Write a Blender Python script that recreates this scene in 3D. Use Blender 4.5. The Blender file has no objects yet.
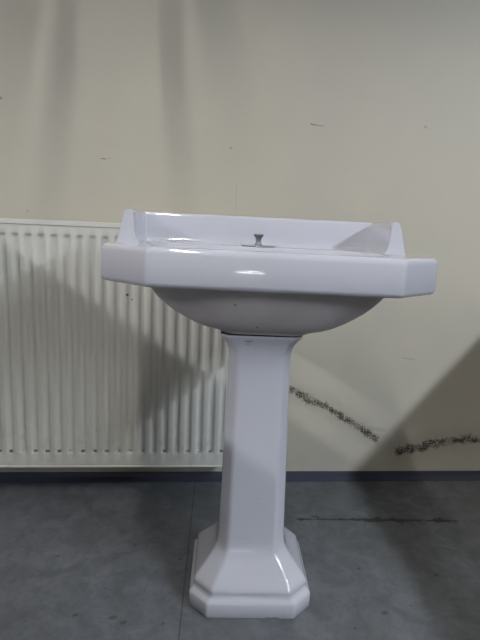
import bpy, bmesh, math, random
from mathutils import Vector, Matrix

S = bpy.context.scene
COL = S.collection
random.seed(7)
R = math.radians

# ------------------------------------------------------------------ camera
cam_d = bpy.data.cameras.new('camera')
cam = bpy.data.objects.new('camera', cam_d)
COL.objects.link(cam)
cam_d.sensor_fit = 'VERTICAL'
cam_d.sensor_height = 32.0
cam_d.sensor_width = 24.0
cam_d.lens = 500.0 / 640.0 * 32.0
P, RO, YA = R(10.2), R(2.4), R(5.4)
fw = Vector((math.sin(YA) * math.cos(P), math.cos(YA) * math.cos(P), -math.sin(P)))
r0 = Vector((math.cos(YA), -math.sin(YA), 0))
u0 = r0.cross(fw)
rt = r0 * math.cos(RO) + u0 * math.sin(RO)
up = -r0 * math.sin(RO) + u0 * math.cos(RO)
m = Matrix((rt, up, -fw)).transposed().to_4x4()
m.translation = Vector((0, -1.57, 0.83))
cam.matrix_world = m
cam_d.clip_start = 0.02
S.camera = cam

# ------------------------------------------------------------------ world, exposure
w = bpy.data.worlds.new('world')
S.world = w
w.use_nodes = True
w.node_tree.nodes['Background'].inputs[0].default_value = (0.5, 0.55, 0.62, 1)
w.node_tree.nodes['Background'].inputs[1].default_value = 0.05
S.view_settings.view_transform = 'Standard'
S.view_settings.look = 'None'
S.view_settings.gamma = 1.0
S.view_settings.use_curve_mapping = False
S.view_settings.exposure = -0.36

# tube rows: x, z, y from, y to, strength, colour
TUBES = [(-3.0, 2.32, -1.5, -4.0, 365.0, (0.97, 0.98, 1.0)),
         (-0.22, 2.52, -0.9, -2.1, 170.0, (1.0, 0.965, 0.92)),
         (2.30, 2.12, -1.45, -4.3, 400.0, (0.81, 0.895, 1.0))]

# ------------------------------------------------------------------ node helper
class NT:
    def __init__(self, mat):
        self.t = mat.node_tree
        self.n = self.t.nodes
        self.l = self.t.links
    def put(self, sock, v):
        if isinstance(v, bpy.types.NodeSocket):
            self.l.new(v, sock)
        else:
            sock.default_value = v
    def math(self, op, a, b=0.0, c=0.0, clamp=False):
        n = self.n.new('ShaderNodeMath'); n.operation = op; n.use_clamp = clamp
        self.put(n.inputs[0], a); self.put(n.inputs[1], b); self.put(n.inputs[2], c)
        return n.outputs[0]
    def coords(self):
        n = self.n.new('ShaderNodeTexCoord'); return n.outputs['Object']
    def sep(self, v):
        n = self.n.new('ShaderNodeSeparateXYZ'); self.l.new(v, n.inputs[0]); return n.outputs
    def comb(self, x, y, z):
        n = self.n.new('ShaderNodeCombineXYZ')
        self.put(n.inputs[0], x); self.put(n.inputs[1], y); self.put(n.inputs[2], z)
        return n.outputs[0]
    def noise(self, v, scale, detail=3.0, rough=0.5, dist=0.0):
        n = self.n.new('ShaderNodeTexNoise')
        self.l.new(v, n.inputs['Vector'])
        n.inputs['Scale'].default_value = scale; n.inputs['Detail'].default_value = detail
        n.inputs['Roughness'].default_value = rough; n.inputs['Distortion'].default_value = dist
        return n.outputs['Fac']
    def ramp(self, v, a, b, smooth=True):
        n = self.n.new('ShaderNodeMapRange')
        n.interpolation_type = 'SMOOTHSTEP' if smooth else 'LINEAR'
        self.put(n.inputs[0], v)
        n.inputs[1].default_value = a; n.inputs[2].default_value = b
        n.inputs[3].default_value = 0.0; n.inputs[4].default_value = 1.0
        return n.outputs[0]
    def mix(self, f, a, b):
        n = self.n.new('ShaderNodeMix'); n.data_type = 'RGBA'
        self.put(n.inputs[0], f)
        for s, v in ((n.inputs[6], a), (n.inputs[7], b)):
            self.put(s, (*v, 1) if isinstance(v, tuple) else v)
        return n.outputs[2]
    def seg(self, u, v, ax, ay, bx, by):
        """distance in the (u, v) plane to a segment"""
        dx, dy = bx - ax, by - ay
        L2 = dx * dx + dy * dy
        pu = self.math('SUBTRACT', u, ax); pv = self.math('SUBTRACT', v, ay)
        t = self.math('ADD', self.math('MULTIPLY', pu, dx / L2), self.math('MULTIPLY', pv, dy / L2), clamp=True)
        eu = self.math('SUBTRACT', pu, self.math('MULTIPLY', t, dx))
        ev = self.math('SUBTRACT', pv, self.math('MULTIPLY', t, dy))
        return self.math('SQRT', self.math('ADD', self.math('MULTIPLY', eu, eu), self.math('MULTIPLY', ev, ev)))
    def poly(self, u, v, pts):
        d = None
        for a, b in zip(pts, pts[1:]):
            s = self.seg(u, v, a[0], a[1], b[0], b[1])
            d = s if d is None else self.math('MINIMUM', d, s)
        return d
    def bump(self, h, strength, dist):
        n = self.n.new('ShaderNodeBump')
        n.inputs['Strength'].default_value = strength; n.inputs['Distance'].default_value = dist
        self.l.new(h, n.inputs['Height']); return n.outputs[0]

def mat(name, col=(0.8, 0.8, 0.8), rough=0.5, metal=0.0, coat=0.0, emit=None):
    mt = bpy.data.materials.new(name); mt.use_nodes = True
    b = mt.node_tree.nodes['Principled BSDF']
    b.inputs['Base Color'].default_value = (*col, 1)
    b.inputs['Roughness'].default_value = rough
    b.inputs['Metallic'].default_value = metal
    b.inputs['Coat Weight'].default_value = coat
    b.inputs['Coat Roughness'].default_value = 0.05
    if emit:
        b.inputs['Emission Color'].default_value = (*emit[0], 1)
        b.inputs['Emission Strength'].default_value = emit[1]
    return mt, NT(mt), b

# ------------------------------------------------------------------ materials
def mk_wall():
    mt, t, b = mat('cream_wall_paint', rough=0.55)
    o = t.coords(); x, y, z = t.sep(o)
    base = t.mix(t.ramp(t.noise(o, 1.7, 4), 0.35, 0.68), (0.565, 0.525, 0.43), (0.52, 0.49, 0.415))
    base = t.mix(t.math('MULTIPLY', t.ramp(t.noise(o, 9, 5, 0.6), 0.5, 0.8), 0.10), base, (0.36, 0.33, 0.28))
    # mould patches above the skirting
    wob = t.math('MULTIPLY', t.math('SUBTRACT', t.noise(o, 14, 3), 0.5), 0.03)
    zz = t.math('ADD', z, wob)
    fine = t.noise(o, 210, 2, 0.7)
    mid = t.noise(o, 45, 3, 0.6)
    wm = t.math('ADD', 0.45, t.math('MULTIPLY', t.noise(o, 22, 3, 0.6), 1.3))
    d1 = t.poly(x, zz, [(0.24, 0.335), (0.33, 0.312), (0.465, 0.252), (0.556, 0.193), (0.635, 0.143)])
    d2 = t.poly(x, zz, [(0.722, 0.098), (0.79, 0.112), (0.866, 0.131), (1.012, 0.143), (1.25, 0.150)])
    d1 = t.math('MULTIPLY', d1, wm); d2 = t.math('MULTIPLY', d2, wm)
    for d, wd, gain in ((d1, 0.026, 1.2), (d2, 0.034, 1.3)):
        core = t.math('SUBTRACT', 1.0, t.ramp(d, wd * 0.15, wd))
        sp = t.ramp(t.math('ADD', t.math('ADD', fine, t.math('MULTIPLY', mid, 0.5)), t.math('MULTIPLY', core, 0.34)), 0.93, 1.13)
        f = t.math('MULTIPLY', t.math('MULTIPLY', sp, t.ramp(core, 0.0, 0.25)), 0.85 * gain, clamp=True)
        halo = t.math('MULTIPLY', t.math('SUBTRACT', 1.0, t.ramp(d, 0.0, wd * 2.4)), t.math('MULTIPLY', mid, 0.50))
        f = t.math('MULTIPLY', f, t.math('ADD', 0.30, t.math('MULTIPLY', t.ramp(t.noise(o, 15, 2), 0.32, 0.52), 0.70)))
        base = t.mix(halo, base, (0.21, 0.185, 0.14))
        base = t.mix(f, base, (0.045, 0.036, 0.028))
    # pale yellow damp halo and a faint scrape between the two patches
    d3 = t.seg(x, z, 0.56, 0.185, 0.66, 0.175)
    base = t.mix(t.math('MULTIPLY', t.math('SUBTRACT', 1.0, t.ramp(d3, 0.002, 0.012)), 0.22), base, (0.2, 0.19, 0.15))
    # small marks and scuffs
    for (ax, az, bx, bz, r_, k) in ((0.338, 1.154, 0.352, 1.152, 0.0024, 0.75), (0.352, 1.152, 0.377, 1.150, 0.0018, 0.6),
                                    (-0.284, 1.021, -0.270, 1.020, 0.0020, 0.75), (-0.262, 1.022, -0.258, 1.023, 0.0016, 0.6),
                                    (0.700, 0.431, 0.742, 0.427, 0.0018, 0.5),
                                    (0.1205, 0.89, 0.1205, 0.965, 0.0010, 0.35),
                                    (-0.563, 1.172, -0.562, 1.172, 0.006, 0.45), (-0.59, 1.3, -0.588, 1.3, 0.006, 0.3),
                                    (0.697, 1.166, 0.699, 1.166, 0.006, 0.35), (0.098, 1.072, 0.1, 1.072, 0.006, 0.3),
                                    (-0.50, 0.858, -0.50, 0.860, 0.003, 0.5), (0.71, 0.615, 0.711, 0.615, 0.002, 0.5)):
        d = t.seg(x, z, ax, az, bx, bz)
        base = t.mix(t.math('MULTIPLY', t.math('SUBTRACT', 1.0, t.ramp(d, r_ * 0.3, r_)), k), base, (0.07, 0.06, 0.05))
    t.l.new(base, b.inputs['Base Color'])
    t.l.new(t.bump(t.noise(o, 60, 4), 0.12, 0.002), b.inputs['Normal'])
    return mt

def mk_floor():
    mt, t, b = mat('grey_vinyl_flooring', rough=0.42)
    o = t.coords(); x, y, z = t.sep(o)
    n1 = t.noise(o, 16, 6, 0.65, 0.6); n2 = t.noise(o, 75, 4, 0.6, 0.4); n3 = t.noise(o, 3, 3)
    c = t.mix(t.ramp(n1, 0.3, 0.72), (0.092, 0.098, 0.108), (0.158, 0.168, 0.184))
    c = t.mix(t.math('MULTIPLY', t.ramp(n2, 0.45, 0.75), 0.45), c, (0.080, 0.086, 0.092))
    c = t.mix(t.math('MULTIPLY', t.ramp(n3, 0.45, 0.7), 0.35), c, (0.115, 0.117, 0.112))
    seam = t.seg(x, y, -0.06, -1.6, 0.02, 0.0)
    c = t.mix(t.math('MULTIPLY', t.math('SUBTRACT', 1.0, t.ramp(seam, 0.0006, 0.0024)), 0.72), c, (0.03, 0.03, 0.03))
    # torn joint running towards the right wall
    wob = t.math('MULTIPLY', t.math('SUBTRACT', t.noise(o, 60, 3), 0.5), 0.010)
    yy = t.math('ADD', y, wob)
    dk = t.poly(x, yy, [(0.32, -0.248), (0.60, -0.259), (0.75, -0.266), (0.80, -0.268)])
    dk = t.math('MULTIPLY', dk, t.math('ADD', 0.35, t.math('MULTIPLY', t.ramp(t.noise(o, 33, 4, 0.7), 0.35, 0.65), 2.4)))
    fade = t.math('MULTIPLY', t.math('SUBTRACT', 1.0, t.ramp(dk, 0.004, 0.012)), t.ramp(t.noise(o, 38, 3), 0.30, 0.44))
    c = t.mix(t.math('MULTIPLY', fade, 0.92), c, (0.022, 0.019, 0.017))
    dk2 = t.seg(x, yy, 0.78, -0.266, 1.4, -0.29)
    c = t.mix(t.math('MULTIPLY', t.math('SUBTRACT', 1.0, t.ramp(dk2, 0.001, 0.003)), 0.5), c, (0.05, 0.04, 0.035))
    for (sx, sy, r_) in ((0.545, -0.258, 0.018), (0.635, -0.262, 0.022), (0.60, -0.258, 0.012), (0.44, -0.252, 0.010)):
        d = t.math('ADD', t.seg(x, y, sx - 0.02, sy, sx + 0.02, sy), t.math('MULTIPLY', t.math('SUBTRACT', n2, 0.5), 0.018))
        c = t.mix(t.math('MULTIPLY', t.math('SUBTRACT', 1.0, t.ramp(d, 0.001, r_ * 0.75)), 0.8), c, (0.03, 0.025, 0.022))
    # scattered dark crumbs trodden into the vinyl
    for (sx, sy, r_) in ((0.345, -0.10, 0.005), (0.43, -0.47, 0.006), (0.62, -0.50, 0.007), (0.44, -0.62, 0.007),
                         (0.36, -0.66, 0.004), (0.51, -0.60, 0.003), (-0.33, -0.40, 0.006), (-0.28, -0.22, 0.004),
                         (-0.24, -0.60, 0.006), (-0.16, -0.61, 0.008), (-0.135, -0.625, 0.007), (-0.02, -0.42, 0.005),
                         (-0.05, -0.63, 0.004), (0.27, -0.12, 0.004), (0.88, -0.40, 0.006), (-0.14, -0.36, 0.004),
                         (0.80, -0.15, 0.004), (-0.19, -0.52, 0.003)):
        d = t.seg(x, y, sx, sy, sx + r_ * 0.8, sy + r_ * 0.3)
        c = t.mix(t.math('MULTIPLY', t.math('SUBTRACT', 1.0, t.ramp(d, r_ * 0.3, r_)), 0.6), c, (0.03, 0.028, 0.025))
    t.l.new(c, b.inputs['Base Color'])
    t.l.new(t.bump(n2, 0.15, 0.001), b.inputs['Normal'])
    return mt

def mk_ceramic():
    mt, t, b = mat('white_glazed_ceramic', rough=0.07, coat=0.6)
    o = t.coords()
    c = t.mix(t.ramp(t.noise(o, 5, 3), 0.35, 0.7), (0.575, 0.58, 0.645), (0.555, 0.56, 0.615))
    c = t.mix(t.math('MULTIPLY', t.ramp(t.noise(o, 55, 2), 0.775, 0.81), 0.5), c, (0.30, 0.24, 0.19))
    t.l.new(c, b.inputs['Base Color'])
    x, y, z = t.sep(o)
    for ax_, az, bx_, bz, r_, k in ((-0.034, 0.6035, -0.020, 0.6040, 0.0030, 0.55), (-0.031, 0.5975, -0.027, 0.5975, 0.0028, 0.4),
                                    (-0.02, 0.052, 0.03, 0.050, 0.004, 0.10), (-0.035, 0.150, -0.005, 0.149, 0.0035, 0.07),
                                    (0.035, 0.0025, 0.060, 0.0025, 0.0035, 0.6)):
        d = t.math('ADD', t.seg(x, z, ax_, az, bx_, bz), t.math('MULTIPLY', t.math('SUBTRACT', t.noise(o, 120, 2), 0.5), 0.004))
        c = t.mix(t.math('MULTIPLY', t.math('SUBTRACT', 1.0, t.ramp(d, r_ * 0.2, r_)), k), c, (0.20, 0.13, 0.08))
    t.l.new(c, b.inputs['Base Color'])
    t.l.new(t.bump(t.noise(o, 18, 2), 0.06, 0.004), b.inputs['Normal'])
    return mt

def mk_under():
    mt, t, b = mat('dull_ceramic_underside', rough=0.45)
    o = t.coords()
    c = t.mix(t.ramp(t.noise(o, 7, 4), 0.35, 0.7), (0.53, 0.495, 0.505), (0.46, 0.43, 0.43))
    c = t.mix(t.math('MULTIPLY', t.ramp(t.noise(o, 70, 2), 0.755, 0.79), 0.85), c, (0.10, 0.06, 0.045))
    x, y, z = t.sep(o)
    for sx, sz, r_ in ((-0.218, 0.6755, 0.0032), (-0.188, 0.6610, 0.0042), (-0.180, 0.6585, 0.0025), (-0.066, 0.690, 0.0022), (-0.020, 0.642, 0.002)):
        d = t.seg(x, z, sx, sz, sx + 0.002, sz - 0.001)
        c = t.mix(t.math('MULTIPLY', t.math('SUBTRACT', 1.0, t.ramp(d, r_ * 0.35, r_)), 0.85), c, (0.06, 0.035, 0.025))
    t.l.new(c, b.inputs['Base Color'])
    return mt

def mk_radiator():
    mt, t, b = mat('off_white_radiator_enamel', rough=0.35)
    o = t.coords(); x, y, z = t.sep(o)
    x = t.math('SUBTRACT', x, 0.63)
    c = t.mix(t.ramp(t.noise(o, 4, 4), 0.3, 0.7), (0.69, 0.68, 0.63), (0.66, 0.655, 0.605))
    dirt = t.math('MULTIPLY', t.math('SUBTRACT', 1.0, t.ramp(z, 0.135, 0.30)), t.ramp(t.noise(o, 40, 4), 0.5, 0.72))
    c = t.mix(t.math('MULTIPLY', dirt, 0.18), c, (0.25, 0.20, 0.14))
    for (sx, sz, r_) in ((-0.195, 0.630, 0.0048), (-0.182, 0.6156, 0.0028)):
        d = t.seg(x, z, sx, sz, sx + 0.001, sz)
        c = t.mix(t.math('MULTIPLY', t.math('SUBTRACT', 1.0, t.ramp(d, r_ * 0.4, r_)), 0.9), c, (0.04, 0.035, 0.03))
    # dust caught at the foot of every channel
    fx = t.math('FRACT', t.math('ADD', t.math('DIVIDE', t.math('SUBTRACT', x, 0.0975), 0.0354), 100.5))
    ax = t.math('ABSOLUTE', t.math('MULTIPLY', t.math('SUBTRACT', fx, 0.5), 0.0354))
    mx = t.math('SUBTRACT', 1.0, t.ramp(ax, 0.004, 0.0085))
    mz = t.math('SUBTRACT', 1.0, t.ramp(t.math('ABSOLUTE', t.math('SUBTRACT', z, 0.1415)), 0.0018, 0.0050))
    c = t.mix(t.math('MULTIPLY', t.math('MULTIPLY', mx, mz), t.ramp(t.noise(o, 60, 3), 0.36, 0.62)), c, (0.09, 0.075, 0.055))
    t.l.new(c, b.inputs['Base Color'])
    return mt

M = {}
M['wall'] = mk_wall(); M['floor'] = mk_floor(); M['ceramic'] = mk_ceramic(); M['under'] = mk_under(); M['rad'] = mk_radiator()
M['ceiling'] = mat('grey_ceiling_board', (0.36, 0.355, 0.34), 0.8)[0]
M['dim_wall'] = mat('brown_timber_boarding', (0.30, 0.25, 0.19), 0.7)[0]
M['skirting'] = mat('blue_grey_vinyl_skirting', (0.055, 0.060, 0.090), 0.4)[0]
M['dark'] = mat('dark_hollow_metal', (0.05, 0.05, 0.048), 0.7)[0]
M['seal'] = mat('rust_brown_joint_putty', (0.05, 0.028, 0.02), 0.8)[0]
M['chrome'] = mat('tarnished_chrome', (0.27, 0.28, 0.30), 0.5, 1.0)[0]
M['steel'] = mat('galvanised_bracket_steel', (0.5, 0.5, 0.5), 0.45, 0.9)[0]
M['batten'] = mat('white_lamp_housing', (0.8, 0.8, 0.8), 0.4)[0]
def mk_wood():
    mt, t, b = mat('grey_laminate_board', rough=0.5)
    o = t.coords()
    t.l.new(t.mix(t.ramp(t.noise(o, 6, 4), 0.3, 0.7), (0.30, 0.29, 0.27), (0.26, 0.25, 0.235)), b.inputs['Base Color'])
    return mt
M['wood'] = mk_wood()

# ------------------------------------------------------------------ mesh helpers
def link(name, bm, m_, parent=None, smooth=False, ang=35):
    me = bpy.data.meshes.new(name)
    bmesh.ops.recalc_face_normals(bm, faces=bm.faces[:])
    bm.to_mesh(me); bm.free()
    me.materials.append(m_)
    if smooth:
        me.polygons.foreach_set('use_smooth', [True] * len(me.polygons))
        me.set_sharp_from_angle(angle=R(ang))
    o = bpy.data.objects.new(name, me)
    COL.objects.link(o)
    if parent: o.parent = parent
    return o

def box(bm, x0, x1, y0, y1, z0, z1, bev=0.0, seg=2):
    vs = [bm.verts.new((x, y, z)) for x in (x0, x1) for y in (y0, y1) for z in (z0, z1)]
    fs = [bm.faces.new([vs[i] for i in f]) for f in ((0, 1, 3, 2), (4, 6, 7, 5), (0, 4, 5, 1), (2, 3, 7, 6), (0, 2, 6, 4), (1, 5, 7, 3))]
    if bev:
        es = list({e for f in fs for e in f.edges})
        bmesh.ops.bevel(bm, geom=es, offset=bev, segments=seg, affect='EDGES', profile=0.5)

def empty(name, loc, label, cat, rz=0.0, group=None):
    o = bpy.data.objects.new(name, None); COL.objects.link(o)
    o.location = loc; o.rotation_euler = (0, 0, rz); o.empty_display_size = 0.1
    o['label'] = label; o['category'] = cat
    if group: o['group'] = group
    return o

def loft(bm, loops, cap0=False, cap1=False):
    rings = [[bm.verts.new(p) for p in lp] for lp in loops]
    n = len(rings[0])
    for a, b in zip(rings, rings[1:]):
        for i in range(n):
            j = (i + 1) % n
            bm.faces.new((a[i], a[j], b[j], b[i]))
    if cap0: bm.faces.new(rings[0][::-1])
    if cap1: bm.faces.new(rings[-1])

def lathe(bm, prof, cx, cy, n=32):
    loft(bm, [[(cx + r * math.cos(2 * math.pi * i / n), cy + r * math.sin(2 * math.pi * i / n), z) for i in range(n)] for r, z in prof], True, True)

def tube_y(bm, x, z, y0, y1, r, n=16):
    loft(bm, [[(x + r * math.cos(2 * math.pi * i / n), y, z + r * math.sin(2 * math.pi * i / n)) for i in range(n)] for y in (y0, y1)], True, True)

# ------------------------------------------------------------------ the room
X0, X1, Y0, H = -4.3, 3.9, -6.6, 2.62
def struct(name, dims, m_, bev=0.0):
    bm = bmesh.new(); box(bm, *dims, bev)
    o = link(name, bm, m_); o['kind'] = 'structure'; return o
struct('floor', (X0 - .1, X1 + .1, Y0 - .1, 0.1, -0.1, 0.0), M['floor'])
struct('ceiling', (X0 - .1, X1 + .1, Y0 - .1, 0.1, H, H + .1), M['ceiling'])
struct('wall_back', (X0 - .1, X1 + .1, 0.0, 0.1, 0.0, H), M['wall'])
struct('wall_left', (X0 - .1, X0, Y0, 0.0, 0.0, H), M['dim_wall'])
struct('wall_right', (X1, X1 + .1, Y0, 0.0, 0.0, H), M['dim_wall'])
struct('wall_front', (X0 - .1, X1 + .1, Y0 - .1, Y0, 0.0, H), M['dim_wall'])

bm = bmesh.new()     # coved vinyl skirting
prof = [(0, 0), (-0.026, 0), (-0.026, 0.0015), (-0.014, 0.004), (-0.0065, 0.010), (-0.004, 0.0235), (-0.002, 0.0245), (0, 0.0245)]
loft(bm, [[(x, y, z) for y, z in prof] for x in (X0, X1)], True, True)
o = link('baseboard_back', bm, M['skirting'], smooth=True); o['kind'] = 'structure'

# ------------------------------------------------------------------ radiator
RX1, RX0 = 0.150, -1.41
RZ0, RZ1, RY = 0.095, 0.835, -0.100
rad = empty('panel_radiator', (-0.63, -0.06, 0.0), 'long off-white ribbed panel radiator on the wall behind the sink', 'radiator')
def rl(name, bm, m_, smooth=False, parent=rad, ang=35):
    o = link(name, bm, m_, None, smooth, ang)
    for v in o.data.vertices: v.co -= rad.location
    o.parent = parent; return o
rad_mat_off = rad.location.copy()
bm = bmesh.new()
pitch = 0.0354
cs = []
c = 0.0975 + pitch
while c > RX0 + 0.02:
    if c < RX1 - 0.012: cs.append(c)
    c -= pitch
cs = cs[::-1]
xs = [(RX0, 0)]
for c in cs:                         # channel: narrow pressed groove between broad fins
    xs += [(c - 0.0125, 0), (c - 0.0100, 0.12), (c - 0.0065, 0.85), (c - 0.0035, 1), (c + 0.0035, 1), (c + 0.0065, 0.85), (c + 0.0100, 0.12), (c + 0.0125, 0)]
xs += [(RX1, 0)]
zs = [(RZ0, 0), (0.133, 0), (0.137, 0.25), (0.141, 0.85), (0.146, 1), (0.786, 1), (0.791, 0.85), (0.795, 0.25), (0.799, 0), (RZ1 - 0.012, 0)]
DEP = 0.0085
grid = [[bm.verts.new((x, RY + DEP * a * b, z)) for x, a in xs] for z, b in zs]
back = [[bm.verts.new((x, RY + 0.0015 + DEP * a * b, z)) for x, a in xs] for z, b in zs]
NZ, NX = len(zs), len(xs)
for i in range(NZ - 1):
    for j in range(NX - 1):
        bm.faces.new((grid[i][j], grid[i][j + 1], grid[i + 1][j + 1], grid[i + 1][j]))
        bm.faces.new((back[i][j], back[i + 1][j], back[i + 1][j + 1], back[i][j + 1]))
for i in range(NZ - 1):
    for j in (0, NX - 1): bm.faces.new((grid[i][j], grid[i + 1][j], back[i + 1][j], back[i][j]))
for j in range(NX - 1):
    for i in (0, NZ - 1): bm.faces.new((grid[i][j], back[i][j], back[i][j + 1], grid[i][j + 1]))
fp = rl('front_panel', bm, M['rad'], True, ang=50)
bm = bmesh.new(); box(bm, RX0, RX1, RY - 0.0035, RY + 0.004, RZ0 - 0.004, RZ0 + 0.002, 0.0015)
rl('bottom_flange', bm, M['rad'], True)
bm = bmesh.new(); box(bm, RX0 + 0.01, RX1 - 0.01, -0.042, -0.036, RZ0, RZ1 - 0.02, 0.002)
rl('back_panel', bm, M['rad'])
bm = bmesh.new()                     # top grille: frame and cross bars, with a front lip
box(bm, RX0 - 0.002, RX1 + 0.002, RY - 0.003, RY + 0.004, RZ1 - 0.014, RZ1, 0.0015)
box(bm, RX0 - 0.002, RX1 + 0.002, -0.036, -0.030, RZ1 - 0.014, RZ1, 0.0015)
x = RX0 + 0.02
while x < RX1 - 0.01:
    box(bm, x, x + 0.006, RY + 0.004, -0.036, RZ1 - 0.004, RZ1 - 0.001); x += 0.018
rl('top_grille', bm, M['rad'])
for xa in (RX0 - 0.001, RX1 - 0.001):
    bm = bmesh.new(); box(bm, xa, xa + 0.002, RY + 0.002, -0.034, RZ0 + 0.004, RZ1 - 0.002, 0.0007)
    rl('side_cover', bm, M['rad'])
bm = bmesh.new(); box(bm, RX0 + 0.03, RX1 - 0.03, -0.084, -0.050, RZ0 + 0.03, RZ1 - 0.05)
rl('convector_fins', bm, M['dark'])
for xa in (-1.2, -0.1):
    bm = bmesh.new(); box(bm, xa, xa + 0.03, -0.036, -0.0008, 0.2, 0.75, 0.002)
    rl('wall_bracket', bm, M['steel'])

# ------------------------------------------------------------------ pedestal sink
sink = empty('pedestal_sink', (0.147, -0.490, 0.0), 'white ceramic pedestal washbasin standing free in front of the radiator', 'sink', R(-3.5))

def poly_sd(pts, x, y):
    best = 1e9; inside = True
    n = len(pts)
    for i in range(n):
        ax, ay = pts[i]; bx, by = pts[(i + 1) % n]
        dx, dy = bx - ax, by - ay
        t_ = max(0, min(1, ((x - ax) * dx + (y - ay) * dy) / (dx * dx + dy * dy)))
        best = min(best, math.hypot(x - ax - t_ * dx, y - ay - t_ * dy))
        if dx * (y - ay) - dy * (x - ax) < 0: inside = False
    return -best if inside else best
def inset(pts, d):
    n = len(pts); L = []
    for i in range(n):
        ax, ay = pts[i]; bx, by = pts[(i + 1) % n]
        l_ = math.hypot(bx - ax, by - ay); nx, ny = (by - ay) / l_, -(bx - ax) / l_
        L.append((nx, ny, nx * ax + ny * ay - d))
    out = []
    for i in range(n):
        a, b = L[i - 1], L[i]
        det = a[0] * b[1] - a[1] * b[0]
        out.append(((a[2] * b[1] - b[2] * a[1]) / det, (a[0] * b[2] - b[0] * a[2]) / det))
    return out
def ring(pts, r, z, angs, cx=0.0, cy=0.0):
    """rounded convex polygon sampled along fixed directions"""
    core = inset(pts, r); out = []
    for a in angs:
        ca, sa = math.cos(a), math.sin(a); lo, hi = 0.0, 1.0
        for _ in range(22):
            mid = (lo + hi) / 2
            if poly_sd(core, cx + ca * mid, cy + sa * mid) - r < 0: lo = mid
            else: hi = mid
        out.append((cx + ca * lo, cy + sa * lo, z))
    return out

BW, BF, BB = 0.327, -0.200, 0.190           # half width, front, back
OUT = [(-0.329, -0.108), (-0.228, BF), (0.236, BF), (0.333, -0.108), (0.333, BB), (-0.329, BB)]
NA = 176
def dens_angles(pts, n, cy=0.0):
    a = [2 * math.pi * i / n for i in range(n)]
    for px, py in pts:
        c0 = math.atan2(py - cy, px)
        a += [(c0 + k * 0.012) % (2 * math.pi) for k in range(-4, 5)]
    a = sorted(a); o_ = [a[0]]
    for v in a[1:]:
        if v - o_[-1] > 0.004: o_.append(v)
    return o_
ANG = dens_angles(OUT, NA)
def sup(ax, ay, cy, e, z, cx=0.0):
    out = []
    for a in ANG:
        ca, sa = math.cos(a), math.sin(a)
        # radial superellipse sampled from its own centre
        rr = (abs(ca / ax) ** e + abs(sa / ay) ** e) ** (-1 / e)
        out.append((cx + ca * rr, cy + sa * rr, z))
    return out
ZT, ZB = 0.7935, 0.7200
loops = []
def off(i, z, r=0.012): loops.append(ring(inset(OUT, i), max(0.004, r - i * 0.3), z, ANG))
loops.append(sup(0.262, 0.165, 0.0, 2.5, ZB + 0.003, 0.006))
off(0.040, ZB + 0.002); off(0.016, ZB); off(0.007, ZB + 0.0012); off(0.002, ZB + 0.0045); off(0.0, ZB + 0.010)
off(0.0, ZT - 0.013); off(0.0015, ZT - 0.007); off(0.005, ZT - 0.0025); off(0.011, ZT - 0.0004); off(0.018, ZT)
off(0.030, ZT)
loops.append(sup(0.245, 0.110, -0.056, 3.2, ZT - 0.0005))
loops.append(sup(0.238, 0.104, -0.056, 3.2, ZT - 0.004))
for k in range(1, 8):
    q = k / 7 * math.pi / 2
    loops.append(sup(0.03 + 0.200 * math.cos(q), 0.03 + 0.070 * math.cos(q), -0.056, 2.7, ZT - 0.008 - 0.115 * math.sin(q)))
bm = bmesh.new(); loft(bm, loops, False, True)
link('basin', bm, M['ceramic'], sink, True, 50)
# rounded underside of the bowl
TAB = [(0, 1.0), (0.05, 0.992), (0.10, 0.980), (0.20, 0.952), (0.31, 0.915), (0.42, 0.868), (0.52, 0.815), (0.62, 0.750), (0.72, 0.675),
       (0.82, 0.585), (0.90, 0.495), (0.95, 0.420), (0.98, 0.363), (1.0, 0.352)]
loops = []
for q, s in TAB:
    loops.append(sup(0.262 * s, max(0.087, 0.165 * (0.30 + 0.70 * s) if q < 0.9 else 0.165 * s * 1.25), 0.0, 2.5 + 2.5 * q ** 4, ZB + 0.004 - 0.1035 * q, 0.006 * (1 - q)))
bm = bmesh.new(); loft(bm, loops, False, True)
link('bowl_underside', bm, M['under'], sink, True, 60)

zb = ZT - 0.123
bm = bmesh.new()
lathe(bm, [(0.024, zb - 0.001), (0.026, zb + 0.0015), (0.023, zb + 0.003), (0.018, zb + 0.001), (0.016, zb - 0.0005)], 0.0, -0.052, 32)
dr = link('drain', bm, M['chrome'], sink, True, 40); dr['label'] = 'round chrome drain ring in the bowl'; dr.name = 'drain'

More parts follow.
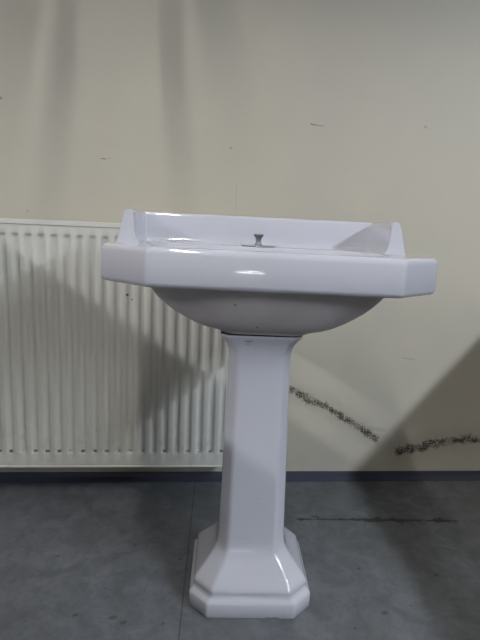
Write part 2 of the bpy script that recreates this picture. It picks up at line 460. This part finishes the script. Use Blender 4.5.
# raised back with two short side wings
def sweep_upstand():
    bm = bmesh.new()
    prof = [(-0.0085, -0.004), (-0.007, 0.004), (0.0045, 0.060), (0.0060, 0.0655), (0.0095, 0.0685), (0.0200, 0.0692),
            (0.0240, 0.0675), (0.0262, 0.062), (0.0278, 0.022), (0.0295, 0.010), (0.0335, 0.0035), (0.0420, -0.001), (0.0420, -0.004)]
    OW, YB, YF = 0.301, 0.178, -0.008
    rc = 0.030
    path = []       # outer line x, y, inward normal
    path.append((-OW, YF, 1, 0)); path.append((-OW, YF + 0.012, 1, 0))
    nseg = 7
    for k in range(nseg + 1):
        a = math.pi - k / nseg * math.pi / 2
        path.append((-OW + rc + rc * math.cos(a), YB - rc + rc * math.sin(a), -math.cos(a), -math.sin(a)))
    path.append((0, YB, 0, -1))
    for k in range(nseg + 1):
        a = math.pi / 2 - k / nseg * math.pi / 2
        path.append((OW - rc + rc * math.cos(a), YB - rc + rc * math.sin(a), -math.cos(a), -math.sin(a)))
    path.append((OW, YF + 0.012, -1, 0)); path.append((OW, YF, -1, 0))
    rings = []
    n = len(path)
    for i, (x, y, nx, ny) in enumerate(path):
        end = i in (0, n - 1)
        pts = []
        for d, h in prof:
            # at corners the inner line shortens its reach so that nothing folds over
            yy = y + ny * d
            if end: yy += 0.006 if h > 0.058 else -0.004
            pts.append((x + nx * d - 0.0095, yy, ZT + h))
        rings.append(pts)
    R_ = [[bm.verts.new(p) for p in r_] for r_ in rings]
    for a, b in zip(R_, R_[1:]):
        for j in range(len(prof) - 1):
            bm.faces.new((a[j], a[j + 1], b[j + 1], b[j]))
        bm.faces.new((a[-1], a[0], b[0], b[-1]))
    f0 = bm.faces.new(R_[0][::-1]); f1 = bm.faces.new(R_[-1])
    es = [e for f in (f0, f1) for e in f.edges if min(v.co.z for v in e.verts) > ZT - 0.003]
    bmesh.ops.bevel(bm, geom=es, offset=0.003, segments=3, affect='EDGES')
    return bm
link('upstand', sweep_upstand(), M['ceramic'], sink, True, 50)

# pedestal: eight-sided column
def octo(a, b, c, z, cy=0.0):
    return [(-a, -b + c, z), (-a + c, -b, z), (a - c, -b, z), (a, -b + c, z), (a, b - c, z), (a - c, b, z), (-a + c, b, z), (-a, b - c, z)]
def octring(a, b, c, z, r, angs):
    p = [(q[0], q[1]) for q in octo(a, b, c, 0)]
    return ring(p, r, z, angs)
PB = [(0.1345, 0.133, 0.040, 0.000, .008), (0.136, 0.1345, 0.040, 0.003, .008), (0.136, 0.1345, 0.040, 0.031, .008), (0.1345, 0.133, 0.040, 0.0355, .009), (0.130, 0.128, 0.040, 0.039, .010),
      (0.1270, 0.1250, 0.040, 0.043, .011), (0.1262, 0.1242, 0.040, 0.049, .012), (0.1268, 0.1248, 0.040, 0.054, .013), (0.1262, 0.1235, 0.040, 0.0585, .014),
      (0.1225, 0.1195, 0.0385, 0.064, .015), (0.1130, 0.1095, 0.036, 0.0755, .016), (0.1010, 0.0965, 0.032, 0.089, .017), (0.0905, 0.085, 0.028, 0.102, .018),
      (0.083, 0.077, 0.026, 0.113, .018), (0.0785, 0.073, 0.024, 0.124, .018), (0.0763, 0.071, 0.023, 0.138, .018), (0.0750, 0.070, 0.022, 0.16, .018),
      (0.0725, 0.068, 0.021, 0.28, .017), (0.0690, 0.066, 0.020, 0.44, .016), (0.0665, 0.064, 0.019, 0.54, .015), (0.0665, 0.064, 0.019, 0.566, .015),
      (0.068, 0.066, 0.019, 0.578, .014), (0.0715, 0.070, 0.018, 0.590, .013), (0.0775, 0.075, 0.017, 0.601, .012), (0.0835, 0.081, 0.016, 0.609, .010),
      (0.0860, 0.083, 0.016, 0.613, .008), (0.0860, 0.083, 0.016, 0.6165, .008), (0.082, 0.079, 0.016, 0.6170, .008)]
PANG = dens_angles([(q[0], q[1]) for q in octo(0.136, 0.133, 0.040, 0)] + [(q[0], q[1]) for q in octo(0.075, 0.07, 0.022, 0)], 96)
bm = bmesh.new()
loft(bm, [octring(a, b, c, z, r_, PANG) for a, b, c, z, r_ in PB], True, True)
link('pedestal', bm, M['ceramic'], sink, True, 50)
bm = bmesh.new()
loft(bm, [octring(0.0852, 0.0828, 0.016, z, 0.006, PANG) for z in (0.6165, 0.6208)], True, True)
o = link('joint_seal', bm, M['seal'], sink); o['label'] = 'rust-brown joint line between basin and pedestal'

# tap hole cover
bm = bmesh.new()
lathe(bm, [(0.0395, ZT - 0.001), (0.0400, ZT + 0.0012), (0.0395, ZT + 0.0021), (0.028, ZT + 0.0024), (0.012, ZT + 0.0026)], -0.012, 0.096, 40)
cov = link('tap_hole_cover', bm, mat('polished_chrome', (0.34, 0.35, 0.37), 0.35, 1.0)[0], sink, True, 40); cov['label'] = 'thin chrome plate over the tap hole'
bm = bmesh.new()
lathe(bm, [(0.0085, ZT + 0.002), (0.0085, ZT + 0.006), (0.0064, ZT + 0.0085), (0.0062, ZT + 0.014), (0.0075, ZT + 0.020), (0.0112, ZT + 0.0245),
           (0.0120, ZT + 0.0265), (0.0110, ZT + 0.0285), (0.004, ZT + 0.029)], -0.012, 0.096, 28)
link('knob', bm, M['chrome'], cov, True, 40)

for ch in sink.children:             # the basin leans a touch to the right on its pedestal
    if ch.name in ('basin', 'bowl_underside', 'upstand', 'tap_hole_cover', 'drain'): ch.rotation_euler = (0, R(0.42), 0)

# ------------------------------------------------------------------ ceiling lamps
names = ['ceiling lamp batten nearest the left wall, long fluorescent light', 'ceiling lamp batten in the middle row, long fluorescent light', 'ceiling lamp batten nearest the right wall, long fluorescent light']
for (x, z, ya, yb, st, colr), lb in zip(TUBES, names):
    lamp = empty('fluorescent_lamp', (x, (ya + yb) / 2, H), lb, 'lamp', group='fluorescent battens on the ceiling')
    cx, cy, cz = x, (ya + yb) / 2, H
    bm = bmesh.new(); box(bm, -0.06, 0.06, yb - cy - 0.03, ya - cy + 0.03, z + 0.03 - cz, 0.0 if H - z < 0.15 else z + 0.08 - cz, 0.005)
    link('housing', bm, M['batten'], lamp)
    if H - z >= 0.15:
        for yy in (ya - 0.3, yb + 0.3):
            bm = bmesh.new()
            box(bm, -0.01, 0.01, yy - cy - 0.01, yy - cy + 0.01, z + 0.08 - cz, 0.0)
            link('hanger', bm, M['batten'], lamp)
    mt = mat('lit_diffuser', (1, 1, 1), 0.3, emit=(colr, st))[0]
    bm = bmesh.new(); box(bm, -0.02, 0.02, yb - cy, ya - cy, z - cz + 0.022, z - cz + 0.031, 0.0)
    link('diffuser', bm, mt, lamp)

# ------------------------------------------------------------------ unseen sheet and strips added before the middle lamp to streak the wall
fr = empty('light_baffle', (-0.22, -0.5, H), 'grey board added unseen before the middle lamp to shade the wall, four strips below it', 'baffle')
bm = bmesh.new(); box(bm, -1.2, 1.4, -0.012, 0.012, 1.79 - H, 0.0, 0.002); link('baffle', bm, M['wood'], fr)
for xa, zb, wd in ((-0.245, 1.66, 0.080), (-0.136, 1.59, 0.046), (0.074, 1.59, 0.048), (0.148, 1.71, 0.085)):
    bm = bmesh.new(); box(bm, xa, xa + wd, -0.002, 0.002, zb - H, 1.79 - H, 0.0008); link('shadow_strip', bm, M['steel'], fr)

# ------------------------------------------------------------------ unseen boxes added left and right to block the side lamps
def blocker(x0, x1, y0, y1, h, label, face):
    c = empty('shadow_blocker', ((x0 + x1) / 2, (y0 + y1) / 2, 0), label, 'blocker', group='added blockers at the sides')
    hx, hy = (x1 - x0) / 2, (y1 - y0) / 2
    bm = bmesh.new(); box(bm, -hx, hx, -hy, hy, 0, h, 0.003); link('body', bm, M['wood'], c)
    xf = hx * face
    for k in range(2):
        ya = -hy + 0.01 + k * hy; yb = ya + hy - 0.02
        bm = bmesh.new(); box(bm, min(xf, xf + face * 0.018), max(xf, xf + face * 0.018), ya, yb, 0.08, h - 0.04, 0.002)
        d = link('door', bm, M['wood'], c)
        bm = bmesh.new(); ym = yb - 0.05 if k == 0 else ya + 0.04
        box(bm, min(xf + face * 0.018, xf + face * 0.04), max(xf + face * 0.018, xf + face * 0.04), ym, ym + 0.012, h * 0.5, h * 0.5 + 0.12, 0.003)
        link('handle', bm, M['steel'], d)
blocker(-1.95, -1.50, -3.0, -0.10, 1.385, 'added unseen cupboard outside the left edge of the view', 1)
blocker(1.50, 1.95, -3.0, -0.15, 1.17, 'added unseen cupboard outside the right edge of the view', -1)

# ------------------------------------------------------------------ unseen light added at the far end for glints on the rim
wl = empty('glint_light', (0.03, -5.3, 0), 'added unseen light at the far end, makes the glints on the basin rim', 'added light')
bm = bmesh.new(); box(bm, -0.16, 0.16, -0.05, 0.05, 0.0, 0.03, 0.004); link('base', bm, M['dark'], wl)
bm = bmesh.new(); box(bm, -0.15, 0.15, -0.03, 0.0, 0.03, 0.66, 0.006); link('case', bm, M['batten'], wl)
mt = mat('glint_emitter', (1, 1, 1), 0.3, emit=((1.0, 0.98, 0.94), 30.0))[0]
for za, zb in ((0.10, 0.16), (0.30, 0.33)):
    bm = bmesh.new(); box(bm, -0.12, 0.12, 0.0, 0.012, za, zb, 0.003); link('light_strip', bm, mt, wl)
